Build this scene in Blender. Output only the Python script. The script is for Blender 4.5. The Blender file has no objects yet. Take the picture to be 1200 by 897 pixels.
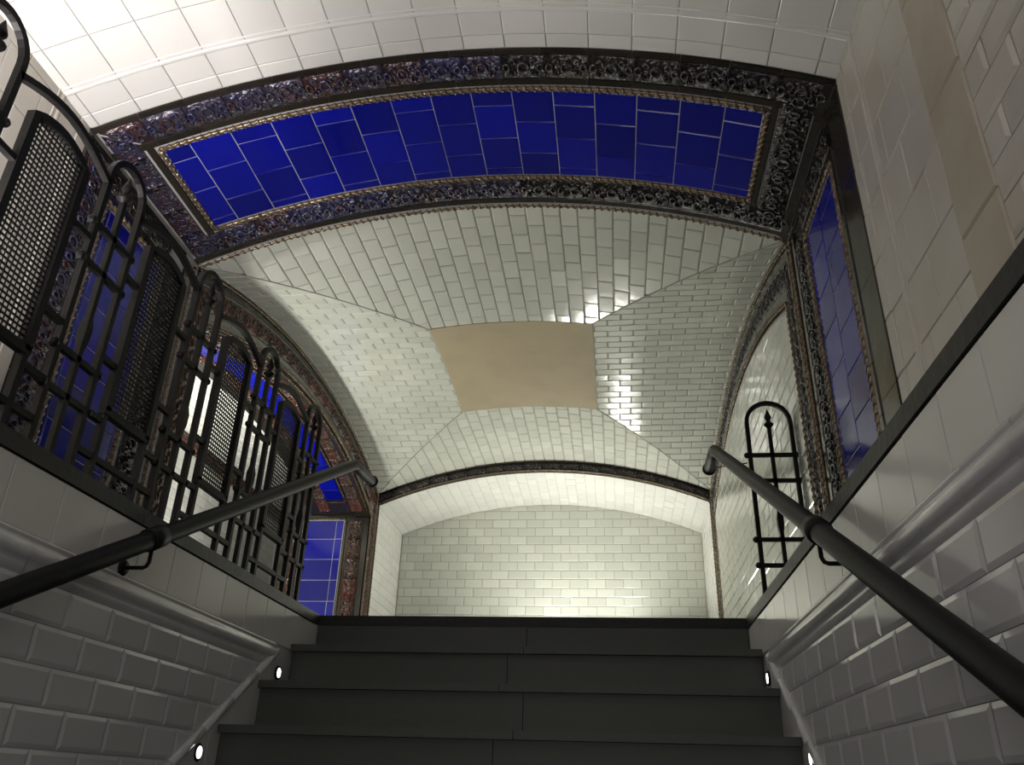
import bpy, math, random
from mathutils import Vector, Matrix
random.seed(7)
C = bpy.context.scene.collection
SC = bpy.context.scene

# ------------------------------------------------------------------ camera
F_PX, PITCH, YAW, ROLL = 958.2, math.radians(26.587), math.radians(7.343), math.radians(1.788)
fw = Vector((-math.sin(YAW)*math.cos(PITCH), math.cos(YAW)*math.cos(PITCH), math.sin(PITCH)))
r0 = Vector((math.cos(YAW), math.sin(YAW), 0)); u0 = r0.cross(fw)
rr = r0*math.cos(ROLL) + u0*math.sin(ROLL); uu = -r0*math.sin(ROLL) + u0*math.cos(ROLL)
cd = bpy.data.cameras.new('camera'); cam = bpy.data.objects.new('camera', cd); C.objects.link(cam)
cd.sensor_width = 36; cd.lens = 36*F_PX/1200; cd.clip_start = .02
m3 = Matrix((rr, uu, -fw)).transposed()
cam.matrix_world = Matrix.Translation((.394, 0, -.729)) @ m3.to_4x4()
SC.camera = cam
SC.view_settings.view_transform = 'Standard'; SC.view_settings.look = 'None'
SC.view_settings.gamma = 1; SC.view_settings.use_curve_mapping = False
SC.view_settings.exposure = 0.1

# ------------------------------------------------------------------ world and lights
w = bpy.data.worlds.new('world'); SC.world = w; w.use_nodes = True
w.node_tree.nodes['Background'].inputs[0].default_value = (.9, .92, 1, 1)
w.node_tree.nodes['Background'].inputs[1].default_value = .02

def area(name, loc, target, sx, sy, power, col, spread=180):
    l = bpy.data.lights.new(name, 'AREA'); l.shape = 'RECTANGLE'; l.size = sx; l.size_y = sy
    l.energy = power; l.color = col; l.spread = math.radians(spread)
    o = bpy.data.objects.new(name, l); C.objects.link(o); o.location = loc
    o.rotation_euler = (Vector(target)-Vector(loc)).to_track_quat('-Z', 'Y').to_euler()
    return o
def point(name, loc, power, col, rad=.04):
    l = bpy.data.lights.new(name, 'POINT'); l.energy = power; l.color = col; l.shadow_soft_size = rad
    o = bpy.data.objects.new(name, l); C.objects.link(o); o.location = loc
    return o
WARM = (1, .93, .86); NEUT = (1, .985, .9)
# tubes and spots of the station that stand out of view: beside the well, in the far recess and in the side passage; the last two are added fill
area('gap_uplight', (-1.40, 1.15, .12), (-1.30, 1.75, 1.8), .9, .14, 31, (1, .93, .93), 115)
area('recess_uplight', (-.14, 7.3, .30), (-.3, 6.9, 1.9), .28, .28, 18, NEUT)
area('recess_uplight', (.55, 7.4, .45), (.2, 6.9, 1.9), .26, .26, 10, NEUT)
for yy in (3.6, 4.3, 5.1): area('passage_uplight', (-2.62, yy, .08), (-2.85, yy, 1.5), .12, .12, 22, NEUT)
area('well_fill_light', (.2, -1.3, -.45), (.1, 3.0, -.3), 1.4, .5, 12.5, (1, .97, .95))  # added fill behind the camera, brightens the well walls and steps
area('rear_fill_light', (-.3, -.9, 1.5), (.3, 2.0, .9), .9, .2, 3.5, (1, .95, .9))  # added fill high behind the camera, not a lamp of the station

# ------------------------------------------------------------------ materials
def nmat(name):
    m = bpy.data.materials.new(name); m.use_nodes = True
    nt = m.node_tree; return m, nt, nt.nodes['Principled BSDF']
def glaze(name, col, rough=.12, var=.08, bump=.05, spec=.5, tints=None, bscale=9, metal=0, dirt=None, dirt_amt=0):
    m, nt, b = nmat(name)
    N = nt.nodes.new; L = nt.links.new
    geo = N('ShaderNodeNewGeometry'); tc = N('ShaderNodeTexCoord')
    ramp = N('ShaderNodeValToRGB'); ramp.color_ramp.interpolation = 'LINEAR'
    if tints:
        e = ramp.color_ramp.elements; e[0].color = (*tints[0], 1); e[0].position = 0
        e[1].color = (*tints[-1], 1); e[1].position = 1
        for i, t in enumerate(tints[1:-1]):
            k = e.new((i+1)/(len(tints)-1)); k.color = (*t, 1)
        ramp.color_ramp.interpolation = 'CONSTANT' if len(tints) > 2 else 'LINEAR'
    else:
        e = ramp.color_ramp.elements
        e[0].color = (*[c*(1-var) for c in col], 1); e[1].color = (*[min(1, c*(1+var)) for c in col], 1)
    L(geo.outputs['Random Per Island'], ramp.inputs[0])
    out = ramp.outputs[0]
    if dirt:
        n = N('ShaderNodeTexNoise'); n.inputs['Scale'].default_value = 5; n.inputs['Detail'].default_value = 6
        L(tc.outputs['Object'], n.inputs['Vector'])
        r2 = N('ShaderNodeValToRGB'); r2.color_ramp.elements[0].position = .45; r2.color_ramp.elements[1].position = .75
        L(n.outputs['Fac'], r2.inputs[0])
        mu = N('ShaderNodeMath'); mu.operation = 'MULTIPLY'; mu.inputs[1].default_value = dirt_amt; L(r2.outputs[0], mu.inputs[0])
        mx = N('ShaderNodeMixRGB'); mx.inputs[2].default_value = (*dirt, 1); L(mu.outputs[0], mx.inputs[0]); L(out, mx.inputs[1]); out = mx.outputs[0]
    L(out, b.inputs['Base Color'])
    b.inputs['Roughness'].default_value = rough; b.inputs['Metallic'].default_value = metal
    b.inputs['Specular IOR Level'].default_value = spec
    if bump:
        n = N('ShaderNodeTexNoise'); n.inputs['Scale'].default_value = bscale; n.inputs['Detail'].default_value = 2
        L(tc.outputs['Object'], n.inputs['Vector'])
        bp = N('ShaderNodeBump'); bp.inputs['Strength'].default_value = bump; bp.inputs['Distance'].default_value = .02
        L(n.outputs['Fac'], bp.inputs['Height']); L(bp.outputs[0], b.inputs['Normal'])
    return m
def lustre(name, tints, rough=.27, bump=.6, metal=.35):
    m = glaze(name, tints[0], rough, tints=tints, bump=0, metal=metal, spec=.8)
    nt = m.node_tree; N = nt.nodes.new; L = nt.links.new; b = nt.nodes['Principled BSDF']
    tc = N('ShaderNodeTexCoord'); v = N('ShaderNodeTexVoronoi'); v.inputs['Scale'].default_value = 60; v.feature = 'SMOOTH_F1'
    n = N('ShaderNodeTexNoise'); n.inputs['Scale'].default_value = 40; n.inputs['Detail'].default_value = 4
    L(tc.outputs['Object'], v.inputs['Vector']); L(tc.outputs['Object'], n.inputs['Vector'])
    ad = N('ShaderNodeMath'); L(v.outputs['Distance'], ad.inputs[0]); L(n.outputs['Fac'], ad.inputs[1])
    bp = N('ShaderNodeBump'); bp.inputs['Strength'].default_value = bump; bp.inputs['Distance'].default_value = .012
    L(ad.outputs[0], bp.inputs['Height']); L(bp.outputs[0], b.inputs['Normal'])
    return m
M = {}
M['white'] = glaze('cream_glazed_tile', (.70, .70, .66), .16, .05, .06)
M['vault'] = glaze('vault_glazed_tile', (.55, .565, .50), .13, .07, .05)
M['wallup'] = glaze('cream_wall_tile', (.58, .55, .49), .3, .05, .08, dirt=(.42, .36, .27), dirt_amt=.3)
M['strip'] = glaze('tan_stained_pilaster', (.50, .455, .36), .45, .01, .2, dirt=(.36, .30, .21), dirt_amt=.6)
M['bevel'] = glaze('grey_white_bevel_tile', (.56, .56, .56), .12, .05, .03)
M['plast'] = glaze('grey_white_smooth_tile', (.60, .59, .56), .14, .03, .03)
M['grout'] = glaze('grout', (.30, .30, .27), .8, 0, 0)
M['groutw'] = glaze('pale_grout', (.45, .44, .42), .8, 0, 0)
M['groutb'] = glaze('white_grout', (.42, .42, .47), .7, 0, 0)
M['blue'] = glaze('cobalt_glazed_tile', (.003, .006, .29), .12, .3, .05, spec=.35)
M['lustre'] = lustre('dark_lustre_relief_tile', [(.024, .021, .018), (.034, .028, .022), (.02, .018, .021), (.03, .021, .018)], metal=.1)
M['lustrel'] = lustre('purple_lustre_relief_tile', [(.04, .036, .075), (.05, .042, .065), (.035, .035, .10), (.04, .035, .06), (.055, .026, .03), (.045, .04, .07)], metal=.15)
M['lustrer'] = lustre('red_brown_lustre_relief_tile', [(.12, .032, .022), (.07, .034, .022), (.06, .04, .03), (.10, .03, .03)], metal=.15)
M['plain'] = glaze('black_brown_glazed_strip', (.022, .018, .014), .14, .3, .1)
M['rope'] = glaze('bronze_glazed_rope', (.20, .15, .10), .22, .3, .2, metal=.5, bscale=40)
M['beige'] = glaze('beige_plaster', (.40, .33, .21), .7, 0, .15, dirt=(.32, .27, .18), dirt_amt=.5)
M['iron'] = glaze('black_painted_iron', (.006, .006, .0055), .5, .1, .03, bscale=60, spec=.2)
M['cop'] = glaze('black_stone_coping', (.008, .0075, .006), .5, .1, .1, bscale=40)
M['nose'] = glaze('black_nosing', (.006, .006, .005), .6, .1, .1, bscale=40)
M['step'] = glaze('dark_slate', (.055, .059, .048), .55, .06, .08, bscale=30)
M['floor'] = glaze('grey_stone_floor', (.25, .25, .23), .4, .06, .1)
def emis(name, col, s):
    m, nt, b = nmat(name); b.inputs['Emission Color'].default_value = (*col, 1); b.inputs['Emission Strength'].default_value = s
    return m
M['lens'] = emis('lit_lens', (1, 1, .96), 3)

# ------------------------------------------------------------------ mesh helpers
class MB:
    def __init__(s): s.v = []; s.f = []; s.m = []
    def add(s, vs, fs, mi=0):
        o = len(s.v); s.v += [tuple(p) for p in vs]; s.f += [tuple(i+o for i in f) for f in fs]; s.m += [mi]*len(fs)
    def box(s, x0, x1, y0, y1, z0, z1, mi=0):
        vs = [(x, y, z) for x in (x0, x1) for y in (y0, y1) for z in (z0, z1)]
        s.add(vs, [(0, 1, 3, 2), (4, 6, 7, 5), (0, 4, 5, 1), (2, 3, 7, 6), (0, 2, 6, 4), (1, 5, 7, 3)], mi)
    def tube(s, pts, r, n=10, mi=0, caps=True, closed=False, sq=False, up=None):
        pts = [Vector(p) for p in pts]; k = len(pts)
        rs = r if isinstance(r, (list, tuple)) else [r]*k
        ring = []; prev = None
        for i, p in enumerate(pts):
            if closed: t = pts[(i+1) % k]-pts[i-1]
            else: t = pts[min(i+1, k-1)]-pts[max(i-1, 0)]
            t.normalize()
            a = prev if prev is not None else (Vector(up) if up else (Vector((1, 0, 0)) if abs(t.x) < .8 else Vector((0, 0, 1))))
            a = a - t*a.dot(t)
            if a.length < 1e-5: a = t.orthogonal()
            a.normalize(); b = t.cross(a); prev = a
            off = math.pi/4 if sq else 0; q = 4 if sq else n; rad = rs[i]*(math.sqrt(2) if sq else 1)
            ring.append([p + (a*math.cos(off+2*math.pi*j/q) + b*math.sin(off+2*math.pi*j/q))*rad for j in range(q)])
        q = 4 if sq else n
        vs = [v for rg in ring for v in rg]; fs = []
        for i in range(k if closed else k-1):
            i2 = (i+1) % k
            for j in range(q):
                fs.append((i*q+j, i*q+(j+1) % q, i2*q+(j+1) % q, i2*q+j))
        if caps and not closed: fs += [tuple(range(q))[::-1], tuple((k-1)*q+j for j in range(q))]
        s.add(vs, fs, mi)
    def lathe(s, c, prof, n=14, mi=0, axis='z'):
        vs = []; c = Vector(c)
        for r, h in prof:
            for j in range(n):
                a = 2*math.pi*j/n; x, y = r*math.cos(a), r*math.sin(a)
                vs.append(c + (Vector((x, y, h)) if axis == 'z' else Vector((h, x, y)) if axis == 'x' else Vector((x, h, y))))
        fs = [(i*n+j, i*n+(j+1) % n, (i+1)*n+(j+1) % n, (i+1)*n+j) for i in range(len(prof)-1) for j in range(n)]
        fs += [tuple(range(n))[::-1], tuple((len(prof)-1)*n+j for j in range(n))]
        s.add(vs, fs, mi)
    def mesh(s, name, mats, smooth=False):
        me = bpy.data.meshes.new(name); me.from_pydata(s.v, [], s.f)
        for m in mats: me.materials.append(M[m])
        for p, i in zip(me.polygons, s.m): p.material_index = i; p.use_smooth = smooth
        me.update(); return me
    def obj(s, name, mats, parent=None, smooth=False):
        if isinstance(mats, str): mats = [mats]
        o = bpy.data.objects.new(name, s.mesh(name, mats, smooth)); C.objects.link(o)
        if parent: o.parent = parent; o.matrix_parent_inverse = parent.matrix_world.inverted()
        return o
def tag(o, label=None, cat=None, group=None, kind=None):
    if label: o['label'] = label
    if cat: o['category'] = cat
    if group: o['group'] = group
    if kind: o['kind'] = kind
    return o
def empty(name, loc=(0, 0, 0)):
    o = bpy.data.objects.new(name, None); C.objects.link(o); o.location = loc
    o.matrix_world = Matrix.Translation(loc); o.empty_display_size = .1
    return o

# ------------------------------------------------------------------ vault geometry (one profile everywhere)
XL, XR, YN, YM, YF = -1.68, 1.269, 2.31, 3.31, 6.89
XC, YC, HX, HY = (XL+XR)/2, (3.29+6.89)/2, (XR-XL)/2, 1.8
ZS, ZC = 1.655, 1.955
def seg(t, half, rise):
    R = (half*half+rise*rise)/(2*rise); return R, math.sqrt(max(R*R-t*t, 1e-6))-(R-rise)
def zA(x, top=ZC, rise=.30): return top-rise+seg(x-XC, HX, rise)[1]
def zB(y, top=ZC, rise=.30): return top-rise+seg(y-YC, HY, rise)[1]
def nA(x): R = seg(0, HX, .3)[0]; a = (x-XC)/R; return Vector((-a, 0, -math.sqrt(1-a*a)))
def nB(y): R = seg(0, HY, .3)[0]; a = (y-YC)/R; return Vector((0, -a, -math.sqrt(1-a*a)))
def mapA(x, y, h): return Vector((x, y, zA(x))) + nA(x)*h
def mapB(x, y, h): return Vector((x, y, zB(y))) + nB(y)*h
def mapAlow(x, y, h): return Vector((x, y, zA(x, 1.85))) + nA(x)*h
def plane_map(o, u, v, n):
    o, u, v, n = map(Vector, (o, u, v, n)); return lambda a, b, h: o+u*a+v*b+n*h
mapXR = plane_map((XR, 0, 0), (0, 1, 0), (0, 0, 1), (-1, 0, 0))
mapXL = plane_map((XL, 0, 0), (0, 1, 0), (0, 0, 1), (1, 0, 0))
mapWL = plane_map((-1, 0, 0), (0, 1, 0), (0, 0, 1), (1, 0, 0))
mapWR = plane_map((1, 0, 0), (0, 1, 0), (0, 0, 1), (-1, 0, 0))

def clip(poly, a, b, c):            # keep a*x+b*y<=c
    out = []
    for i, p in enumerate(poly):
        q = poly[(i+1) % len(poly)]; dp = a*p[0]+b*p[1]-c; dq = a*q[0]+b*q[1]-c
        if dp <= 0: out.append(p)
        if dp*dq < 0: t = dp/(dp-dq); out.append((p[0]+(q[0]-p[0])*t, p[1]+(q[1]-p[1])*t))
    return out
def edges(poly):
    A = sum(poly[i][0]*poly[(i+1) % len(poly)][1]-poly[(i+1) % len(poly)][0]*poly[i][1] for i in range(len(poly)))
    if A < 0: poly = poly[::-1]
    es = []
    for i, p in enumerate(poly):
        q = poly[(i+1) % len(poly)]; dx, dy = q[0]-p[0], q[1]-p[1]; l = math.hypot(dx, dy)
        if l < 1e-6: continue
        es.append((dy/l, -dx/l, (p[0]*dy-p[1]*dx)/l))
    return poly, es
def area2(p): return abs(sum(p[i][0]*p[(i+1) % len(p)][1]-p[(i+1) % len(p)][0]*p[i][1] for i in range(len(p))))/2
def inset(poly, d):
    poly, es = edges(poly); out = poly
    for a, b, c in es:
        out = clip(out, a, b, c-d)
        if len(out) < 3: return None
    return out
def tile_field(mb, region, lu, lv, to3d, run='u', gap=.002, relief=.004, bev=.004, jit=.006, stagger=.5, ou=0, ov=0, mi=0, depth=-.002):
    """bevelled glazed tiles laid in courses over a convex region (u, v)."""
    region, es = edges(region)
    us = [p[0] for p in region]; vs = [p[1] for p in region]
    if run == 'u': P, Q = lu, lv
    i0, i1 = math.floor((min(us)-ou)/lu)-1, math.ceil((max(us)-ou)/lu)+1
    j0, j1 = math.floor((min(vs)-ov)/lv)-1, math.ceil((max(vs)-ov)/lv)+1
    for i in range(i0, i1+1):
        for j in range(j0, j1+1):
            u = ou+i*lu + (lu*stagger*(j % 2) if run == 'u' else 0)
            v = ov+j*lv + (lv*stagger*(i % 2) if run == 'v' else 0)
            p = [(u, v), (u+lu, v), (u+lu, v+lv), (u, v+lv)]
            for a, b, c in es:
                p = clip(p, a, b, c)
                if len(p) < 3: break
            if len(p) < 3 or area2(p) < lu*lv*.02: continue
            p = inset(p, gap/2)
            if not p: continue
            cu = sum(q[0] for q in p)/len(p); cv = sum(q[1] for q in p)/len(p)
            ja, jb, jh = random.gauss(0, jit), random.gauss(0, jit), random.gauss(0, jit*.03)
            tilt = lambda q: (q[0]-cu)*ja + (q[1]-cv)*jb + jh
            t = inset(p, bev)
            # same vertex count for base and top: shrink towards centre when inset drops corners
            if not t or len(t) != len(p):
                du = max(abs(q[0]-cu) for q in p)+1e-6; k = max(.3, 1-bev/du)
                t = [(cu+(q[0]-cu)*k, cv+(q[1]-cv)*k) for q in p]
            else:
                # align start
                d = [min(range(len(t)), key=lambda z: (t[z][0]-q[0])**2+(t[z][1]-q[1])**2) for q in p]
                if sorted(d) == list(range(len(t))): t = [t[z] for z in d]
                else:
                    t = [(cu+(q[0]-cu)*.9, cv+(q[1]-cv)*.9) for q in p]
            n = len(p)
            base = [to3d(q[0], q[1], depth) for q in p]
            mid = [to3d(q[0], q[1], relief*.35+tilt(q)) for q in p]
            top = [to3d(q[0], q[1], relief+tilt(q)) for q in t]
            fs = [(k, (k+1) % n, n+(k+1) % n, n+k) for k in range(n)] + [(n+k, n+(k+1) % n, 2*n+(k+1) % n, 2*n+k) for k in range(n)]
            fs.append(tuple(range(2*n, 3*n)))
            mb.add(base+mid+top, fs, mi)
def backing(mb, region_grid, to3d, h=-.001, mi=0, thick=.0):
    """grid surface: region_grid = list of rows of (u, v)"""
    vs = [to3d(u, v, h) for row in region_grid for (u, v) in row]
    nu = len(region_grid[0]); fs = [(r*nu+c, r*nu+c+1, (r+1)*nu+c+1, (r+1)*nu+c) for r in range(len(region_grid)-1) for c in range(nu-1)]
    mb.add(vs, fs, mi)
def rectgrid(u0, u1, v0, v1, nu=24, nv=4):
    return [[(u0+(u1-u0)*i/nu, v0+(v1-v0)*j/nv) for i in range(nu+1)] for j in range(nv+1)]
def slab(mb, grid, to3d, t=.06, mi=0):
    """closed slab behind a surface: front at h=0-, back at -t"""
    nu = len(grid[0]); nv = len(grid)
    for h in (-.002, -t):
        vs = [to3d(u, v, h) for row in grid for (u, v) in row]
        mb.add(vs, [(r*nu+c, r*nu+c+1, (r+1)*nu+c+1, (r+1)*nu+c) for r in range(nv-1) for c in range(nu-1)], mi)
    rim = [grid[0][c] for c in range(nu)] + [grid[r][-1] for r in range(1, nv)] + [grid[-1][c] for c in range(nu-2, -1, -1)] + [grid[r][0] for r in range(nv-2, 0, -1)]
    n = len(rim); vs = [to3d(u, v, -.002) for u, v in rim]+[to3d(u, v, -t) for u, v in rim]
    mb.add(vs, [(k, (k+1) % n, n+(k+1) % n, n+k) for k in range(n)], mi)

# ---- strips that follow a path in a surface's own (u, v)
class Path:
    def __init__(s, pts, closed=False):
        s.p = [Vector((a, b)) for a, b in pts]
        if closed: s.p.append(s.p[0].copy())
        s.c = [0]
        for a, b in zip(s.p, s.p[1:]): s.c.append(s.c[-1]+(b-a).length)
        s.L = s.c[-1]
    def at(s, d):
        d = max(0, min(s.L, d)); i = 0
        while i < len(s.c)-2 and s.c[i+1] < d: i += 1
        t = (d-s.c[i])/max(1e-9, s.c[i+1]-s.c[i]); return s.p[i].lerp(s.p[i+1], t)
    def tan(s, d):
        a = s.at(d-.02); b = s.at(d+.02)
        if d < .02: a = s.at(0)
        if d > s.L-.02: b = s.at(s.L)
        t = b-a; t.normalize(); return t
    def uv(s, d, w):
        p = s.at(d); t = s.tan(d); return (p.x-t.y*w, p.y+t.x*w)
def strip(mb, path, w0, w1, to3d, pitch, relief=.006, mi=0, curls=None, bev=.003, gap=.003, mit0=0, mit1=0):
    """tiles along a path between offsets w0..w1; mitres cut the ends by mit*|w|"""
    n = max(1, round(path.L/pitch)); L = path.L/n
    for k in range(n):
        a, b = k*L+gap/2, (k+1)*L-gap/2
        sub = 4
        def pt(f, w, h):
            lo = a + (mit0*(w-w0) if k == 0 else 0); hi = b - (mit1*(w-w0) if k == n-1 else 0)
            d = lo+(hi-lo)*f; u, v = path.uv(d, w); return to3d(u, v, h)
        W = [w0+gap/2, w0+gap/2, w0+gap/2+bev, w1-gap/2-bev, w1-gap/2, w1-gap/2]
        H = [-.002, relief*.4, relief, relief, relief*.4, -.002]
        vs = [pt(i/sub, W[j], H[j]) for i in range(sub+1) for j in range(6)]
        fs = [(i*6+j, i*6+j+1, (i+1)*6+j+1, (i+1)*6+j) for i in range(sub) for j in range(5)]
        fs += [(0, 1, 2, 3, 4, 5), tuple(sub*6+j for j in range(6))[::-1]]
        mb.add(vs, fs, mi)
        if curls:
            cw = (w0+w1)/2; hw = (w1-w0)/2
            def P(s, t, h=relief):      # s 0..1 along, t -1..1 across
                u, v = path.uv(a+(b-a)*s, cw+hw*t); return to3d(u, v, h)
            r = .05*(w1-w0)
            # central oval, two flanking ovals and S-scrolls with curled ends
            mb.tube([P(.5+.13*math.cos(q), .42*math.sin(q), relief+r*.4) for q in [i*math.pi/5 for i in range(10)]], r, 5, mi, closed=True)
            for sgn in (-1, 1):
                mb.tube([P(.5+sgn*.40+.08*math.cos(q), .3*math.sin(q), relief+r*.4) for q in [i*math.pi/4 for i in range(8)]], r, 5, mi, closed=True)
                for s2 in (-1, 1):
                    pts = []
                    for i in range(9):
                        q = i/8; ang = s2*(.3+4.2*q); rad = .11*(1-.65*q)
                        pts.append(P(.5+sgn*(.23+rad*math.cos(ang)*.8), s2*.42+rad*math.sin(ang)*3.2*.9, relief+r*.5))
                    mb.tube(pts, [r*(1.3-.6*i/8) for i in range(9)], 5, mi)
            mb.lathe_at = None
def rope(mb, path, w, to3d, r=.016, pitch=.034, mi=0):
    n = max(2, int(path.L/pitch)); L = path.L/n
    # core
    pts = [to3d(*path.uv(path.L*i/max(2, n//2), w), r*.3) for i in range(max(2, n//2)+1)]
    mb.tube(pts, r*.55, 6, mi)
    for k in range(n):
        d = (k+.5)*L
        c = Vector(to3d(*path.uv(d, w), r*.45))
        t = (Vector(to3d(*path.uv(min(path.L, d+.01), w), r*.45))-Vector(to3d(*path.uv(max(0, d-.01), w), r*.45))); t.normalize()
        up = (Vector(to3d(*path.uv(d, w), r*2))-c); up.normalize(); sd = t.cross(up)
        ax = (t*.62+sd*.78).normalized(); bx = ax.cross(up)
        vs = []; S, T = 4, 6
        for i in range(1, S):
            ph = math.pi*i/S
            for j in range(T):
                th = 2*math.pi*j/T
                vs.append(c + ax*(r*1.12*math.cos(ph)) + (bx*math.cos(th)*.55+up*math.sin(th)*.75)*(r*math.sin(ph)))
        vs += [c+ax*r*1.12, c-ax*r*1.12]
        fs = [((i)*T+j, i*T+(j+1) % T, (i+1)*T+(j+1) % T, (i+1)*T+j) for i in range(S-2) for j in range(T)]
        fs += [(S*T-T, j, (j+1) % T) if False else (len(vs)-2, (j+1) % T, j) for j in range(T)]
        fs += [(len(vs)-1, (S-2)*T+j, (S-2)*T+(j+1) % T) for j in range(T)]
        mb.add(vs, fs, mi)
def rect_strips(mb, u0, u1, v0, v1, wd, to3d, pitch, mi=0, curls=None, sides='bltr', relief=.006):
    """frame of four mitred strips outside->inside of rectangle (u0..u1, v0..v1), width wd inwards"""
    cs = {'b': ((u0, v0), (u1, v0)), 'r': ((u1, v0), (u1, v1)), 't': ((u1, v1), (u0, v1)), 'l': ((u0, v1), (u0, v0))}
    for s in sides:
        a, b = cs[s]; n = max(2, int(max(abs(a[0]-b[0]), abs(a[1]-b[1]))/.1))
        pts = [(a[0]+(b[0]-a[0])*i/n, a[1]+(b[1]-a[1])*i/n) for i in range(n+1)]
        strip(mb, Path(pts), 0, wd, to3d, pitch, relief, mi, curls, mit0=1, mit1=1)
def rect_rope(mb, u0, u1, v0, v1, to3d, r, mi=0, sides='bltr'):
    cs = {'b': ((u0, v0), (u1, v0)), 'r': ((u1, v0), (u1, v1)), 't': ((u1, v1), (u0, v1)), 'l': ((u0, v1), (u0, v0))}
    for s in sides:
        a, b = cs[s]; n = max(2, int(max(abs(a[0]-b[0]), abs(a[1]-b[1]))/.1))
        rope(mb, Path([(a[0]+(b[0]-a[0])*i/n, a[1]+(b[1]-a[1])*i/n) for i in range(n+1)]), 0, to3d, r, mi=mi)

# ================================================================== THE SETTING
def struct(o): o['kind'] = 'structure'; return o
YB = -3.0
# floor of the upper level round the well
mb = MB()
mb.box(-3.1, -1.14, YB, 8.1, -.3, 0); mb.box(1.14, 1.4, YB, 8.1, -.3, 0); mb.box(-1.14, 1.14, 3.97, 8.1, -.3, 0)
struct(mb.obj('floor', 'floor'))
# hall floor at the foot of the stairs
mb = MB(); mb.box(-1.1, 1.1, YB, .15, -2.9, -2.72); struct(mb.obj('floor', 'floor'))

# --- near ceiling: large cream tiles on the barrel, with a raised moulding
mb = MB(); slab(mb, rectgrid(XL, XR, YB, 8.1, 40, 4), lambda u, v, h: mapA(u, v, h-.012), .12) if False else None
slab(mb, rectgrid(XL, XR, YB, 3.29, 40, 4), lambda u, v, h: mapA(u, v, h-.004), .12)
vg = []
for j in range(37):
    vg.append([(XL+(XR-XL)*i/36, 3.29+3.6*j/36) for i in range(37)])
slab(mb, vg, lambda u, v, h: Vector((u, v, max(zA(u), zB(v))+.004-h)), .12)
ceil_ = struct(mb.obj('ceiling', 'groutw'))
mb = MB(); tile_field(mb, [(XL, -1.0), (XR, -1.0), (XR, 2.245), (XL, 2.245)], .167, .2, mapA, run='v', stagger=0, gap=.0025, relief=.002, bev=.003, jit=.003, ov=.13, ou=-.14)
tile_field(mb, [(XL, 2.245), (XR, 2.245), (XR, YN), (XL, YN)], .167, .2, mapA, run='v', stagger=0, gap=.0025, relief=.004, bev=.003, jit=.003, ov=2.245, ou=-.14)
mb.obj('large_cream_tiles', 'white', ceil_)
mb = MB()
backing(mb, rectgrid(XL, XR, YB, -1.0, 30, 2), mapA, .001); mb.obj('rear_ceiling_plaster', 'white', ceil_)
def ridge(mb, y, wd, hgt, to3d, u0, u1, axis=0, n=40):
    prof = [(-.5, -.002), (-.5, .3), (-.25, .85), (0, 1), (.25, .85), (.5, .3), (.5, -.002)]
    vs = []
    for i in range(n+1):
        u = u0+(u1-u0)*i/n
        for a, b in prof:
            h = b*hgt if b > 0 else b
            vs.append(to3d(u, y+a*wd, h) if axis == 0 else to3d(y+a*wd, u, h))
    k = len(prof); mb.add(vs, [(i*k+j, i*k+j+1, (i+1)*k+j+1, (i+1)*k+j) for i in range(n) for j in range(k-1)])
mb = MB(); ridge(mb, 2.13, .022, .005, mapA, XL, XR); ridge(mb, 2.105, .006, .006, mapA, XL, XR)
mb.obj('raised_moulding', 'white', ceil_, True)

# --- groin vault: four webs with bevelled brick tiles
mb = MB(); K = .355
def mapG(u, v, h):
    a = abs(u-XC)/HX; b = abs(v-YC)/HY
    return mapA(u, v, h) if b > a else mapB(u, v, h)
cx0, cx1, cy0, cy1 = XC-K*HX, XC+K*HX, YC-K*HY, YC+K*HY
Y0, Y1 = YC-HY, YC+HY
webs = {'n': [(XL, Y0), (XR, Y0), (cx1, cy0), (cx0, cy0)], 'f': [(XL, Y1), (XR, Y1), (cx1, cy1), (cx0, cy1)],
        'l': [(XL, Y0), (XL, Y1), (cx0, cy1), (cx0, cy0)], 'r': [(XR, Y0), (XR, Y1), (cx1, cy1), (cx1, cy0)]}
for k, poly in webs.items():
    mb = MB()
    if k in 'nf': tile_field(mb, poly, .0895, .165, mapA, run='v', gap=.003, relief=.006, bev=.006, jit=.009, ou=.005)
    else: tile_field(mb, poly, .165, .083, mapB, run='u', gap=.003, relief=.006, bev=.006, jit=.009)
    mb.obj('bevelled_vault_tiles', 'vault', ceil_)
mb = MB()   # groin grout lines
for a, b in (((XL, Y0), (cx0, cy0)), ((XR, Y0), (cx1, cy0)), ((XL, Y1), (cx0, cy1)), ((XR, Y1), (cx1, cy1))):
    pts = []
    for i in range(13):
        t = i/12; x = a[0]+(b[0]-a[0])*t; y = a[1]+(b[1]-a[1])*t
        pts.append((x, y, (zA(x)+zB(y))/2-.003))
    mb.tube(pts, .0035, 6)
mb.obj('groin_line', 'grout', ceil_)
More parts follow.
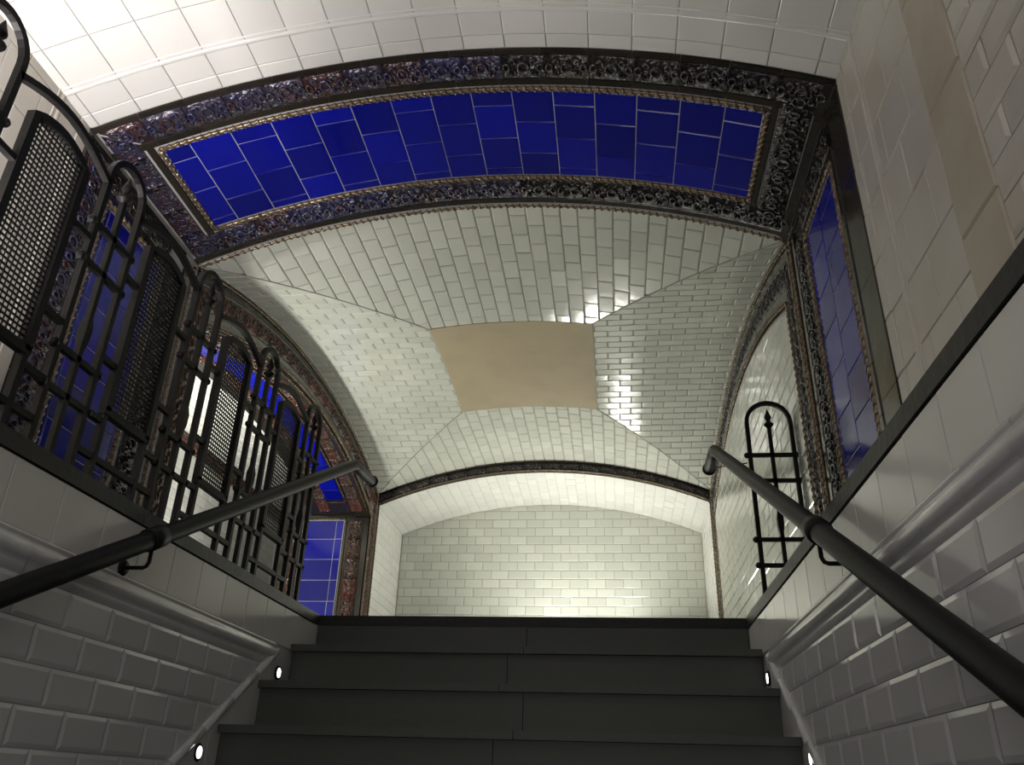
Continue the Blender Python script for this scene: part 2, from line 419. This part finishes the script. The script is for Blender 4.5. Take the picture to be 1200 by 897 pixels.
# beige centre field
pl = MB(); n = 16; vs = []
for i in range(n+1):
    for j in range(n+1):
        x = cx0+(cx1-cx0)*i/n; y = cy0+(cy1-cy0)*j/n
        U = (x-XC)/HX; V = (y-YC)/HY
        vs.append((x, y, ZC-.3*(U*U*V*V)/(K*K)-.006))
pl.add(vs, [(i*(n+1)+j, i*(n+1)+j+1, (i+1)*(n+1)+j+1, (i+1)*(n+1)+j) for i in range(n) for j in range(n)])
rim = [(i, 0) for i in range(n+1)]+[(n, j) for j in range(1, n+1)]+[(i, n) for i in range(n-1, -1, -1)]+[(0, j) for j in range(n-1, 0, -1)]
rv = [vs[i*(n+1)+j] for i, j in rim]; q = len(rv)
pl.add(rv+[(a, b, c+.02) for a, b, c in rv], [(k, (k+1) % q, q+(k+1) % q, q+k) for k in range(q)])
o = pl.obj('plaster_panel', 'beige'); tag(o, 'plain beige plaster rectangle at the crown of the white tiled vault', 'ceiling panel')

# --- right wall
mb = MB(); mb.box(XR+.002, XR+.12, YB, 8.1, -.3, 1.75)
wr = struct(mb.obj('wall_right', 'groutw'))
def upper_wall(par, to3d, sgn):
    mb = MB()
    tile_field(mb, [(1.735, 0), (2.245, 0), (2.245, 1.66), (1.735, 1.66)], .2, .2, to3d, run='u', gap=.0025, relief=.003, bev=.003, jit=.004, ou=1.735, ov=.015)
    tile_field(mb, [(2.245, 0), (YN, 0), (YN, 1.66), (2.245, 1.66)], .2, .2, to3d, run='v', gap=.0025, relief=.006, bev=.004, jit=.004, ou=2.245, ov=.015)
    mb.obj('large_cream_tiles', 'wallup', par)
    mb = MB(); tile_field(mb, [(-1.0, 0), (1.53, 0), (1.53, 1.66), (-1.0, 1.66)], .2, .1, to3d, run='u', gap=.003, relief=.008, bev=.012, jit=.006, ou=1.53, ov=.05)
    mb.obj('bevelled_cream_tiles', 'wallup', par)
    mb = MB(); backing(mb, rectgrid(YB, -1.0, 0, 1.66, 4, 4), to3d, .002); mb.obj('rear_wall_plaster', 'wallup', par)
    mb = MB(); tile_field(mb, [(1.53, 0), (1.735, 0), (1.735, 1.66), (1.53, 1.66)], .205, .4, to3d, run='v', gap=.002, relief=.007, bev=.006, jit=.002, ou=1.53, ov=.1)
    mb.obj('tan_pilaster_strip', 'strip', par)
    mb = MB(); ridge(mb, 2.13, .024, .008, to3d, 0, 1.66, axis=1, n=10); ridge(mb, 2.10, .006, .008, to3d, 0, 1.66, axis=1, n=10)
    mb.obj('raised_moulding', 'wallup', par, True)
upper_wall(wr, mapXR, 1)
def arch_pts(half, z0, rise, n=30, yc=YC):
    return [(yc-half+2*half*i/n, z0+seg(-half+2*half*i/n, half, rise)[1]) for i in range(n+1)]
# white lunette on the right wall
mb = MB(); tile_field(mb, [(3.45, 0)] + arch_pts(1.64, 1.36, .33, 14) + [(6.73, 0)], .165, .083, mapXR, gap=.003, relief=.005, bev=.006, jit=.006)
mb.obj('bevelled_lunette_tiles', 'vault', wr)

# --- left wall (near part solid, then an arch opening)
mb = MB(); mb.box(XL-.12, XL-.002, YB, 3.45, -.3, 1.75); mb.box(XL-.10, XL-.002, 6.73, 8.1, -.3, 1.75, 1)
# wall above the arch opening, down to the arch curve
ap = arch_pts(1.62, 1.38, .32, 20)
vs = []; 
for y, z in ap:
    for x in (XL-.12, XL-.002):
        vs += [(x, y, z), (x, y, 1.99)]
fs = []
for i in range(len(ap)-1):
    a, b = i*4, (i+1)*4
    fs += [(a, b, b+1, a+1), (a+2, a+3, b+3, b+2), (a, a+2, b+2, b), (a+1, b+1, b+3, a+3)]
mb.add(vs, fs, 1)
wl = struct(mb.obj('wall_left', ['groutw', 'plain']))
upper_wall(wl, mapXL, -1)

# --- bands (rings) round the wall arches: from the opening's edge out to the vault
def ring(par, to3d, mats):
    half_i, n = 1.62, 34
    inn = [(3.47, 0), (3.47, .5), (3.47, 1.0)] + arch_pts(1.62, 1.38, .32, n) + [(6.71, 1.0), (6.71, .5), (6.71, 0)]
    out = [(3.30, 0), (3.30, .55), (3.30, 1.1)] + [(YC-1.79+3.58*i/n, zB(YC-1.79+3.58*i/n)) for i in range(n+1)] + [(6.88, 1.1), (6.88, .55), (6.88, 0)]
    Pi = Path(inn); f = [c/Pi.L for c in Pi.c]
    def m(u, v, h):                     # u along the ring 0..L, v across 0..1 (0 = inner edge)
        q = max(0, min(1, u/Pi.L)); k = 0
        while k < len(f)-2 and f[k+1] < q: k += 1
        t = (q-f[k])/(f[k+1]-f[k])
        a = Vector(inn[k]).lerp(Vector(inn[k+1]), t); b = Vector(out[k]).lerp(Vector(out[k+1]), t)
        w = .19; p = a.lerp(b, v/w); return to3d(p.x, p.y, h)
    line = Path([(Pi.L*i/60, 0) for i in range(61)])
    mb = MB(); vs = [m(Pi.L*i/80, v, .001) for i in range(81) for v in (0, .19)]
    mb.add(vs, [(2*i, 2*i+1, 2*i+3, 2*i+2) for i in range(80)]); mb.obj('band_backing', 'plain', par)
    mb = MB(); strip(mb, line, .058, .135, m, .17, .008, 0, True); mb.obj('relief_band_tiles', mats, par, True)
    mb = MB(); strip(mb, line, .135, .165, m, .17, .006); mb.obj('plain_band', 'plain', par)
    mb = MB(); strip(mb, line, .030, .058, m, .17, .006); mb.obj('plain_band', 'plain', par)
    mb = MB(); rope(mb, line, .014, m, .014); mb.obj('rope_moulding', 'rope', par, True)
    mb = MB(); rope(mb, line, .178, m, .012); mb.obj('rope_moulding', 'rope', par, True)
ring_r = empty('trim_1', (XR, YC, 0)); struct(ring_r); ring(ring_r, mapXR, 'lustre')
ring_l = empty('trim_2', (XL, YC, 0)); struct(ring_l); ring(ring_l, mapXL, 'lustrer')

# --- far wall: shallow arched recess, ring on its edge
mb = MB(); mb.box(-3.1, XR+.12, 7.85, 8.1, -.3, 2.1)
wb = struct(mb.obj('wall_back', 'grout'))
mapBK = plane_map((0, 7.85, 0), (1, 0, 0), (0, 0, 1), (0, -1, 0))
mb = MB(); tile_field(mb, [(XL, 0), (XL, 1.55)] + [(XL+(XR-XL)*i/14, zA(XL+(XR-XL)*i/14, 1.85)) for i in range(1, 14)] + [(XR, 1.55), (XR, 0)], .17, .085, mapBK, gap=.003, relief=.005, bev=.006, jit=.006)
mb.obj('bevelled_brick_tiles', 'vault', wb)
# dropped ceiling of recess
mb = MB(); slab(mb, rectgrid(XL, XR, 6.92, 7.9, 34, 2), mapAlow, .1); cr = struct(mb.obj('ceiling', 'groutw'))
mb = MB(); tile_field(mb, [(XL, 6.93), (XR, 6.93), (XR, 7.85), (XL, 7.85)], .0895, .165, mapAlow, run='v', gap=.002, relief=.003, bev=.005, jit=.006)
mb.obj('bevelled_recess_tiles', 'white', cr)
for nm, tm in (('wall_right', mapXR), ('wall_left', mapXL)):
    mb = MB(); tile_field(mb, [(6.93, 0), (7.84, 0), (7.84, 1.55), (6.93, 1.55)], .165, .083, tm, gap=.002, relief=.003, bev=.005, jit=.005)
    mb.obj('bevelled_recess_tiles', 'white', wr if nm == 'wall_right' else wl)
# far ring
def mapF(u, v, h): return Vector((u, 6.905-h, v))
fp = [(XL+(XR-XL)*i/34, zA(XL+(XR-XL)*i/34, 1.85)) for i in range(35)]
t3 = empty('trim_3', (XC, 6.9, 1.5)); struct(t3)
mb = MB(); slab(mb, [[(x, z) for x, z in fp], [(x, z+.11) for x, z in fp]], lambda u, v, h: Vector((u, 6.903-h, v)), .05, 0); mb.obj('arch_backing', 'plain', t3)
P_ = Path(fp); mb = MB(); strip(mb, P_, .022, .088, mapF, .17, .012, 0, True); mb.obj('relief_band_tiles', 'lustre', t3, True)
mb = MB(); rope(mb, P_, .012, mapF, .012); rope(mb, P_, .100, mapF, .010); 
for x in (XL+.012, XR-.012): rope(mb, Path([(x, 0), (x, .8), (x, 1.56)]), 0, mapF, .012)
mb.obj('rope_moulding', 'rope', t3, True)

# ================================================================== CERAMIC PANELS
def soffit_panel():
    t = empty('ceramic_panel', (XC, 2.8, 1.9))
    tag(t, 'long cobalt blue tile panel with dark relief frame, curving across the near arch overhead', 'tile panel')
    mb = MB(); backing(mb, rectgrid(-1.50, 1.06, 2.53, 3.07, 34, 2), mapA, .0)
    tile_field(mb, [(-1.495, 2.54), (1.05, 2.54), (1.06, 3.065), (-1.50, 3.065)], .1765, .2, mapA, run='v', gap=.0045, relief=.004, bev=.002, jit=.006, ou=-1.565, ov=2.62, mi=1)
    mb.obj('blue_tile_field', ['groutb', 'blue'], t)
    mb = MB(); backing(mb, rectgrid(XL+.01, XR-.01, YN, YM, 34, 2), mapA, -.001); mb.obj('frame_grout', 'groutw', t)
    for (x0, x1, nm, mat) in ((XL+.012, .0, 'a', 'lustrel'), (.0, XR-.012, 'b', 'lustre')):
        mb = MB()
        for sd in ('b', 't'):
            ya, yb = (2.343, 2.465) if sd == 'b' else (3.105, 3.235)
            n = 12; pts = [(x0+(x1-x0)*i/n, ya) for i in range(n+1)]
            a0 = nm == 'a'; m0 = 1 if (a0 and sd == 'b') else 0; m1 = 1 if (not a0 and sd == 'b') else 0
            strip(mb, Path(pts), 0, yb-ya, mapA, .175, .008, 0, True, mit0=m0, mit1=m1)
        xa = XL+.012 if nm == 'a' else XR-.012
        ww = .105 if nm == 'a' else .12
        if nm == 'a': strip(mb, Path([(xa, 3.225), (xa, 2.9), (xa, 2.6), (xa, 2.36)]), 0, ww, mapA, .19, .008, 0, True, mit1=1)
        else: strip(mb, Path([(xa-.03, 2.36), (xa-.03, 2.6), (xa-.03, 2.9), (xa-.03, 3.225)]), 0, ww, mapA, .19, .008, 0, True, mit0=1)
        mb.obj('relief_frame_tiles', mat, t, True)
    mb = MB()
    n = 16
    for (ya, yb) in ((YN+.002, 2.343), (2.465, 2.503), (3.235, 3.275)):
        strip(mb, Path([(XL+(XR-XL)*i/n, ya) for i in range(n+1)]), 0, yb-ya, mapA, .19, .008)
    strip(mb, Path([(-1.555, 3.11), (-1.555, 2.8), (-1.555, 2.48)]), 0, .035, mapA, .19, .008)
    strip(mb, Path([(1.105, 2.48), (1.105, 2.8), (1.105, 3.11)]), 0, .03, mapA, .19, .008)
    strip(mb, Path([(XR-.002, 2.33), (XR-.002, 2.8), (XR-.002, 3.28)]), 0, .038, mapA, .19, .010)
    mb.obj('plain_frame_strip', 'plain', t)
    mb = MB(); rect_rope(mb, -1.507, 1.067, 2.522, 3.083, mapA, .017)
    rope(mb, Path([(XL+(XR-XL)*i/30, 3.30) for i in range(31)]), 0, mapA, .014)
    mb.obj('rope_moulding', 'rope', t, True)
soffit_panel()
def jamb_panel(to3d, label, mat, near_relief):
    t = empty('ceramic_panel', to3d(2.8, 0, 0)); tag(t, label, 'tile panel')
    mb = MB(); backing(mb, rectgrid(2.53, 2.98, .1, 1.44, 4, 4), to3d, .002)
    tile_field(mb, [(2.54, .12), (2.97, .12), (2.97, 1.43), (2.54, 1.43)], .2, .1765, to3d, run='v', gap=.0045, relief=.005, bev=.002, jit=.006, ou=2.56, ov=.12, mi=1)
    mb.obj('blue_tile_field', ['groutb', 'blue'], t)
    mb = MB(); backing(mb, rectgrid(YN, 3.29, 0, 1.64, 4, 4), to3d, .0005); mb.obj('frame_grout', 'groutw' if near_relief else 'plain', t)
    mb = MB()
    if near_relief:
        strip(mb, Path([(2.345, 0), (2.345, .8), (2.345, 1.60)][::-1]), 0, .12, to3d, .175, .008, 0, True); mb.obj('relief_frame_tiles', 'lustrel', t, True); mb = MB()
    strip(mb, Path([(3.03, 0), (3.03, .8), (3.03, 1.5)][::-1]), 0, .13, to3d, .175, .008, 0, True); mb.obj('relief_frame_tiles', mat, t, True); mb = MB()
    strip(mb, Path([(2.50, 1.50), (2.75, 1.50), (3.02, 1.50)]), 0, .11, to3d, .175, .008, 0, True)
    mb.obj('relief_frame_tiles', mat, t, True)
    mb = MB()
    if near_relief:
        strip(mb, Path([(YN+.002, 0), (YN+.002, .8), (YN+.002, 1.635)][::-1]), 0, .03, to3d, .19, .010)
    else: strip(mb, Path([(YN+.002, 0), (YN+.002, .8), (YN+.002, 1.635)][::-1]), 0, .153, to3d, .40, .008, gap=.002)
    strip(mb, Path([(2.468, 0), (2.468, .8), (2.468, 1.48)][::-1]), 0, .034, to3d, .19, .012)
    strip(mb, Path([(2.468, 1.46), (2.75, 1.46), (3.16, 1.46)]), 0, .036, to3d, .19, .010)
    strip(mb, Path([(3.165, 0), (3.165, .8), (3.165, 1.60)][::-1]), 0, .04, to3d, .19, .010)
    strip(mb, Path([(2.34, 1.605), (2.75, 1.605), (3.15, 1.605)]), 0, .03, to3d, .19, .010)
    mb.obj('plain_frame_strip', 'plain', t)
    mb = MB(); rect_rope(mb, 2.521, 2.989, .1, 1.449, to3d, .017)
    rope(mb, Path([(3.255, 0), (3.255, .8), (3.255, 1.62)]), 0, to3d, .015)
    mb.obj('rope_moulding', 'rope', t, True)
# Path offsets are to the left of travel: going down means offsets towards +y
jamb_panel(mapXR, 'narrow upright blue tile panel with dark frame on the right wall', 'lustre', False)
jamb_panel(mapXL, 'upright blue tile panel with brown relief frame on the left wall behind the railing', 'lustre', True)

# --- reveal of the left arch: soffit panel and the jamb panel that faces the stairs
XO = -2.22; XP = -2.45
def zr(y): return 1.38+seg(y-YC, 1.62, .32)[1]
def nr(y): R = seg(0, 1.62, .32)[0]; a = (y-YC)/R; return Vector((0, -a, -math.sqrt(1-a*a)))
def mapS(u, v, h): return Vector((u, v, zr(v))) + nr(v)*h
t = empty('ceramic_panel', (-2.06, YC, 1.6)); tag(t, 'blue tile panel with relief frame lining the underside of the left arch behind the railing', 'tile panel')
mb = MB(); slab(mb, [[(XL-.12 if j else XL, YC-1.62+3.24*i/30) for i in range(31)] if False else [(xx, YC-1.58+3.16*i/30) for i in range(31)] for j, xx in enumerate((XL-.005, -2.0, XO))], lambda u, v, h: mapS(u, v, h), .08); mb.obj('arch_backing', 'plain', t)
mb = MB(); tile_field(mb, [(-2.08, YC-1.4), (-1.86, YC-1.4), (-1.86, YC+1.4), (-2.08, YC+1.4)], .22, .1765, mapS, run='u', gap=.0045, relief=.005, bev=.002, jit=.006); mb.obj('blue_tile_field', 'blue', t)
mb = MB()
for xa in (XL-.15, XO+.105):
    strip(mb, Path([(xa, YC-1.54+3.08*i/24) for i in range(25)]), -.1, 0, mapS, .175, .008, 0, True)
    mb.obj('relief_frame_tiles', 'lustrer', t, True); mb = MB(); rect_rope(mb, -2.09, -1.85, YC-1.42, YC+1.42, mapS, .014); rope(mb, Path([(XL-.01, YC-1.54+3.08*i/24) for i in range(25)]), 0, mapS, .012)
mb.obj('rope_moulding', 'rope', t, True)
mapJ = plane_map((0, 6.698, 0), (1, 0, 0), (0, 0, 1), (0, -1, 0))
t = empty('ceramic_panel', (-2.06, 6.7, 0)); tag(t, 'blue tile panel with red-brown frame on the far left pier beside the white recess', 'tile panel')
mb = MB(); mb.box(XP, XL-.004, 6.70, 6.9, 0, 1.372); mb.obj('pier_backing', 'plain', t)
mb = MB(); backing(mb, rectgrid(-2.27, -1.90, .1, 1.35, 3, 3), mapJ, .002); tile_field(mb, [(-2.265, .12), (-1.905, .12), (-1.905, 1.345), (-2.265, 1.345)], .33, .1765, mapJ, run='u', stagger=0, gap=.004, relief=.005, bev=.002, jit=.008, ou=-2.3, ov=.12, mi=1)
mb.obj('blue_tile_field', ['groutb', 'blue'], t)
mb = MB(); strip(mb, Path([(-1.855, 0), (-1.855, .7), (-1.855, 1.34)]), -.125, 0, mapJ, .175, .01, 0, True); mb.obj('relief_frame_tiles', 'lustrer', t, True); mb = MB(); strip(mb, Path([(-2.31, 0), (-2.31, .7), (-2.31, 1.34)]), 0, .1, mapJ, .175, .01, 0, True)
mb.obj('relief_frame_tiles', 'lustrer', t, True)
mb = MB(); rect_rope(mb, -2.285, -1.885, .1, 1.355, mapJ, .012); mb.obj('rope_moulding', 'rope', t, True)
# near jamb of that opening
mb = MB(); mb.box(XO, XL-.12, 3.30, 3.45, 0, 1.75); struct(mb.obj('wall_left', 'plain'))
mb = MB(); mb.box(XP, XL-.12, 6.70, 6.90, 1.375, 1.9); struct(mb.obj('wall_left', 'plain'))

# --- side passage behind the left arch
mb = MB(); mb.box(-3.12, -3.0, 2.6, 8.0, -.3, 2.0)
ws = struct(mb.obj('wall_passage', 'grout'))
mapP = plane_map((-3.0, 0, 0), (0, 1, 0), (0, 0, 1), (1, 0, 0))
mb = MB(); tile_field(mb, [(2.6, 0), (7.9, 0), (7.9, 1.68), (2.6, 1.68)], .165, .083, mapP, gap=.002, relief=.004, bev=.006, jit=.005); mb.obj('bevelled_wall_tiles', 'white', ws)
mb = MB(); strip(mb, Path([(2.6+5.3*i/20, 1.70) for i in range(21)]), 0, .1, mapP, .175, .02, 0, True); mb.obj('relief_band_tiles', 'lustrer', ws, True)
mb = MB(); rope(mb, Path([(2.6+5.3*i/20, 1.68) for i in range(21)]), 0, mapP, .014); mb.obj('rope_moulding', 'rope', ws, True)
def zp(x): q = max(0, min(1, (x+3.0)/.78)); return 1.80-.08*q+.06*math.sin(q*math.pi)
def mapV(u, v, h): return Vector((u, v, zp(u)-h))
mb = MB(); slab(mb, rectgrid(-3.0, XO, 2.6, 7.9, 14, 2), mapV, .1); cp = struct(mb.obj('ceiling', 'grout'))
mb = MB(); tile_field(mb, [(-3.0, 2.6), (XO, 2.6), (XO, 7.85), (-3.0, 7.85)], .083, .165, mapV, run='v', gap=.003, relief=.008, bev=.008, jit=.01); mb.obj('bevelled_vault_tiles', 'white', cp)
mb = MB(); mb.box(-3.0, XO, 2.48, 2.6, -.3, 1.7); struct(mb.obj('wall_passage', 'white'))

# ================================================================== STAIRWELL
TR, RI, YD = .2875, .1813, 3.866
def zn(y): return -(YD-y)/TR*RI        # nosing line
zl0 = lambda y: -.255 + .62*(y-3.385)       # centre line of the sloped skirting moulding
for side, to3d, nm in ((-1, mapWL, 'left'), (1, mapWR, 'right')):
    mb = MB(); x0, x1 = sorted((side*1.002, side*1.13)); mb.box(x0, x1, YB, 3.96, -2.9, -.048)
    wst = struct(mb.obj('wall_stair_'+nm, 'groutw'))
    mb = MB(); tile_field(mb, [(-.6, -.205), (YD, -.205), (YD, -.048), (-.6, -.048)], .197, .2, to3d, stagger=0, gap=.0018, relief=.003, bev=.002, jit=.002, ou=1.665 if side < 0 else 1.633, ov=-.21)
    ya = -.6
    tile_field(mb, [(3.385, -.2055), (YD, -.2055), (YD, -.45), (3.385, -.72)], 9, 9, to3d, stagger=0, gap=0, relief=.003, bev=.001, jit=0, ou=-4, ov=-4)
    tile_field(mb, [(ya, zl0(ya)), (3.384, zl0(3.384)), (3.384, -.72), (ya, zn(ya)-.25)], .46, 9, to3d, stagger=0, gap=.0012, relief=.003, bev=.001, jit=0, ou=.165, ov=-4)
    mb.obj('smooth_tiles', 'plast', wst)
    mb = MB(); tile_field(mb, [(-.6, -.30), (3.33, -.30), (-.6, zl0(-.6)+.012)], .2, .0925, to3d, stagger=.5, gap=.002, relief=.005, bev=.011, jit=.004, ou=.095, ov=-.30)
    mb.obj('bevelled_tiles', 'bevel', wst)
    # horizontal bullnose moulding
    mb = MB(); prof = [(-.205, -.002), (-.205, .006), (-.212, .009), (-.217, .006), (-.222, .006), (-.230, .013), (-.242, .019), (-.254, .019), (-.264, .013), (-.270, .006), (-.276, .007), (-.290, .006), (-.30, -.002)]
    k = len(prof); segs = [(-.6+(3.39+.6)*i/20) for i in range(21)]
    for y0, y1 in zip(segs, segs[1:]):
        y1g = y1-.0015
        mb.add([to3d(y, a, h) for y in (y0, y1g) for a, h in prof], [(j, j+1, k+j+1, k+j) for j in range(k-1)])
    mb.obj('bullnose_moulding', 'bevel', wst, True)
    # sloped bead
    mb = MB(); n = 22
    for i in range(n):
        y0 = -.6+(3.41+.6)*i/n; y1 = -.6+(3.41+.6)*(i+1)/n-.002
        mb.tube([to3d(y0, zl0(y0)+.008, .004), to3d(y1, zl0(y1)+.008, .004)], .017, 10)
        mb.tube([to3d(y0, zl0(y0)-.016, .002), to3d(y1, zl0(y1)-.016, .002)], .006, 6)
    mb.obj('sloped_bead_moulding', 'bevel', wst, True)
    # coping
    mb = MB(); x0, x1 = sorted((side*.992, side*1.16))
    mb.box(x0, x1, YB, 3.861, -.045, -.0005)
    tag(mb.obj('coping', 'cop'), 'black stone coping running along the top of the %s stairwell wall' % nm, 'coping')

# staircase
st = empty('staircase', (0, YD, 0)); tag(st, 'dark grey slate staircase rising between the white tiled walls', 'stairs')
mb = MB(); mb.box(-.997, .997, YD, 3.965, -.045, .0); mb.obj('landing_nosing', 'nose', st)
for k in range(0, 15):
    ztop = -RI*k; y0 = YD-TR*k
    if k:
        mb = MB()
        xj = (-.05, .02, -.04, .05)[k % 4]
        for a, b in ((-.996, xj-.0012), (xj+.0012, .996)):
            mb.box(a, b, y0-.022, y0+TR-.001, ztop-.028, ztop)       # tread with nosing
    else: mb = MB()
    # riser below the tread
    xj = (.0, -.05, .05, -.02)[k % 4]
    zr0 = ztop-(.045 if k == 0 else .028)
    for a, b in ((-.996, xj-.0012), (xj+.0012, .996)):
        mb.box(a, b, y0+.004, y0+TR-.002 if k else 3.96, ztop-RI, zr0-.0005)
    mb.obj('step', 'step', st)

# recessed lights
LP = [(-1, 3.455, -.313, 'small round lit step light in the left skirting, nearer the landing'), (-1, 2.866, -.64, 'small round lit step light in the left skirting, nearer the viewer'),
      (1, 3.485, -.303, 'small round lit step light in the right skirting, nearer the landing'), (1, 2.875, -.612, 'small round lit step light in the right skirting, nearer the viewer')]
for s, y, z, lab in LP:
    t = empty('step_light', (s, y, z)); tag(t, lab, 'light', 'step lights')
    mb = MB(); mb.lathe((s, y, z), [(.019, -s*.0), (.019, -s*.007), (.025, -s*.008), (.029, -s*.004), (.029, s*.0)], 20, axis='x'); mb.obj('trim_ring', 'iron', t, True)
    mb = MB(); mb.lathe((s, y, z), [(.002, -s*.0085), (.019, -s*.0085), (.019, -s*.002)], 20, axis='x'); mb.obj('lens', 'lens', t)

# ================================================================== HANDRAILS
def handrail(side, A, B, E, br, label):
    t = empty('handrail', br); tag(t, label, 'handrail')
    X = side*.92; d = (Vector(B)-Vector(A)).normalized()
    R_ = .028
    # sloped tube, tight elbow, level return
    pts = [Vector(A)-d*1.6, Vector(A), Vector(B)-d*.03, Vector(B)-d*.008, Vector(B)+Vector((0, .02, .003)), Vector(B)+Vector((0, .04, .0)), Vector(E)]
    mb = MB(); mb.tube(pts, R_, 20); mb.obj('rail_tube', 'iron', t, True)
    mb = MB(); e = Vector(E)
    mb.lathe(e, [(.028, -.012), (.034, -.012), (.034, .0), (.029, .004), (.029, .010), (.018, .014), (.012, .015)], 18, axis='y'); mb.obj('end_cap', 'iron', t, True)
    mb = MB(); c = Vector(br)
    mb.tube([c-d*.035, c-d*.033, c+d*.033, c+d*.035], [.029, .034, .034, .029], 18); mb.obj('collar', 'iron', t, True)
    mb = MB(); wx = side*.998
    p = [c+Vector((0, .0, -.02)), c+Vector((0, .0, -.07)), c+Vector((side*.006, 0, -.082)), c+Vector((side*.016, 0, -.086)), Vector((wx, c.y, c.z-.086))]
    mb.tube(p, .006, 8)
    mb.lathe((wx, c.y, c.z-.086), [(.004, -side*.012), (.018, -side*.012), (.024, -side*.005), (.024, 0)], 16, axis='x')
    mb.obj('wall_bracket', 'iron', t, True)
    return t
hl = handrail(-1, (-.92, 1.649, -.38), (-.92, 3.874, .77), (-.92, 4.22, .80), (-.92, 2.19, -.10), 'black tubular handrail rising along the left stairwell wall in front of the railing')
hr = handrail(1, (.92, 1.19, -.594), (.92, 3.877, .82), (.92, 4.15, .82), (.92, 2.11, -.11), 'black tubular handrail rising along the right stairwell wall')
mb = MB(); mb.tube([(.93, 4.12, .815), (1.034, 3.665, .668)], .0035, 6); mb.obj('support_rod', 'iron', hr, True)

# ================================================================== IRON RAILING
B_ = .0095
RUNGS = (.70, .575, .30, .185)
def loop_mesh(ux, w=.175):
    """ux: maps (s, z) -> point; s across the loop 0..w"""
    r = w/2; top = .965; pts = [ux(0, .0)]
    for i in range(13):
        a = math.pi*(1-i/12); pts.append(ux(r+r*math.cos(a), top-r+r*math.sin(a)))
    pts.append(ux(w, .0)); return pts
def finial(mb, c):
    c = Vector(c)
    mb.lathe(c, [(.010, 0), (.014, .008), (.022, .014), (.024, .02), (.018, .026), (.011, .032), (.010, .042), (.016, .05), (.017, .056), (.011, .072), (.004, .092), (.001, .10)], 12)
def baluster(par, ux, nrm, w=.175, lab=None):
    mb = MB(); mb.tube(loop_mesh(ux, w), B_, sq=True, up=nrm)
    lo = mb.obj('looped_bar', 'iron', par)
    mb = MB(); zs = [0, .33, .36, .40, .43, .85]
    mb.tube([ux(w/2, z) for z in zs], [B_*.9, B_*.9, B_*1.35, B_*1.45, B_*.9, B_*.9], sq=True, up=nrm); mb.obj('centre_bar', 'iron', lo)
    mb = MB(); finial(mb, ux(w/2, .835)); mb.obj('spear_finial', 'iron', lo, True)
    for z in RUNGS:
        mb = MB(); mb.tube([ux(-.018, z), ux(-.014, z), ux(w+.014, z), ux(w+.018, z)], [B_*.9]*4, sq=True, up=nrm)
        for s in (-.014, w+.014):
            c = ux(s, z); mb.lathe(Vector(c)-Vector((0, 0, .013)), [(.006, 0), (.013, .006), (.015, .013), (.013, .02), (.006, .026)], 8)
        mb.obj('rung', 'iron', lo)
RX = -1.05
rail = empty('iron_railing', (RX, 2.2, 0)); tag(rail, 'black wrought iron railing of arched mesh panels and looped bars on the left coping', 'railing')
Y00 = 1.74; PIT = .5835
mods = list(range(-2, 4))
def arc_z(s, L): return .845+.055*math.sin(math.pi*s/L)
for m in mods:
    y0 = Y00+PIT*m
    if y0+.175 > 3.87: continue
    ux = lambda s, z, y0=y0: Vector((RX, y0+s, z))
    baluster(rail, ux, (1, 0, 0))
    ya, yb = y0+.175, y0+PIT
    if m == 3: continue
    L = yb-ya
    mb = MB(); mb.tube([(RX, ya+L*i/12, arc_z(L*i/12, L)) for i in range(13)], B_, sq=True, up=(1, 0, 0)); mb.obj('arched_top_rail', 'iron', rail)
    # framed mesh panel
    pa, pb = y0+.262, y0+.482; zb = .225
    top = lambda s: .80+.028*math.sin(math.pi*s/(pb-pa))
    W_ = pb-pa
    mb = MB(); fr = [(RX, pa, zb)] + [(RX, pa+W_*i/8, top(W_*i/8)) for i in range(9)] + [(RX, pb, zb)]
    mb.tube(fr, .012, sq=True, up=(1, 0, 0)); mb.box(RX-.012, RX+.012, pa-.012, pb+.012, zb-.012, zb+.012)
    panel = mb.obj('mesh_panel_frame', 'iron', rail)
    mb = MB(); n = 14
    for i in range(1, n):
        s = W_*i/n; mb.box(RX-.0012, RX+.0012, pa+s-.0016, pa+s+.0016, zb, top(s))
    n = 37
    for i in range(1, n):
        z = zb+(.81-zb)*i/n; mb.box(RX-.0022, RX+.0018, pa, pb, z-.0024, z+.0024)
    mb.obj('wire_mesh', 'iron', panel)
    # stems and cross bars
    for y in (pa, pb):
        mb = MB(); mb.tube([(RX, y, 0), (RX, y, zb)], B_, sq=True, up=(1, 0, 0)); mb.obj('stem', 'iron', rail)
    for (z, a, b) in ((.64, ya, pa), (.64, pb, yb), (.36, ya, pa), (.36, pb, yb), (.19, ya, pa), (.19, pb, yb), (.08, ya, yb)):
        mb = MB(); mb.tube([(RX, a, z), (RX, b, z)], B_*.9, sq=True, up=(1, 0, 0)); mb.obj('cross_bar', 'iron', rail)
# right-hand end piece, standing across the gap between coping and wall
gr = empty('iron_grille', (1.15, 3.65, 0)); tag(gr, 'single black iron looped grille with spear finial standing behind the right handrail', 'grille')
ux = lambda s, z: Vector((1.05+s, 3.65, z*1.0))
baluster(gr, ux, (0, 1, 0), .2)
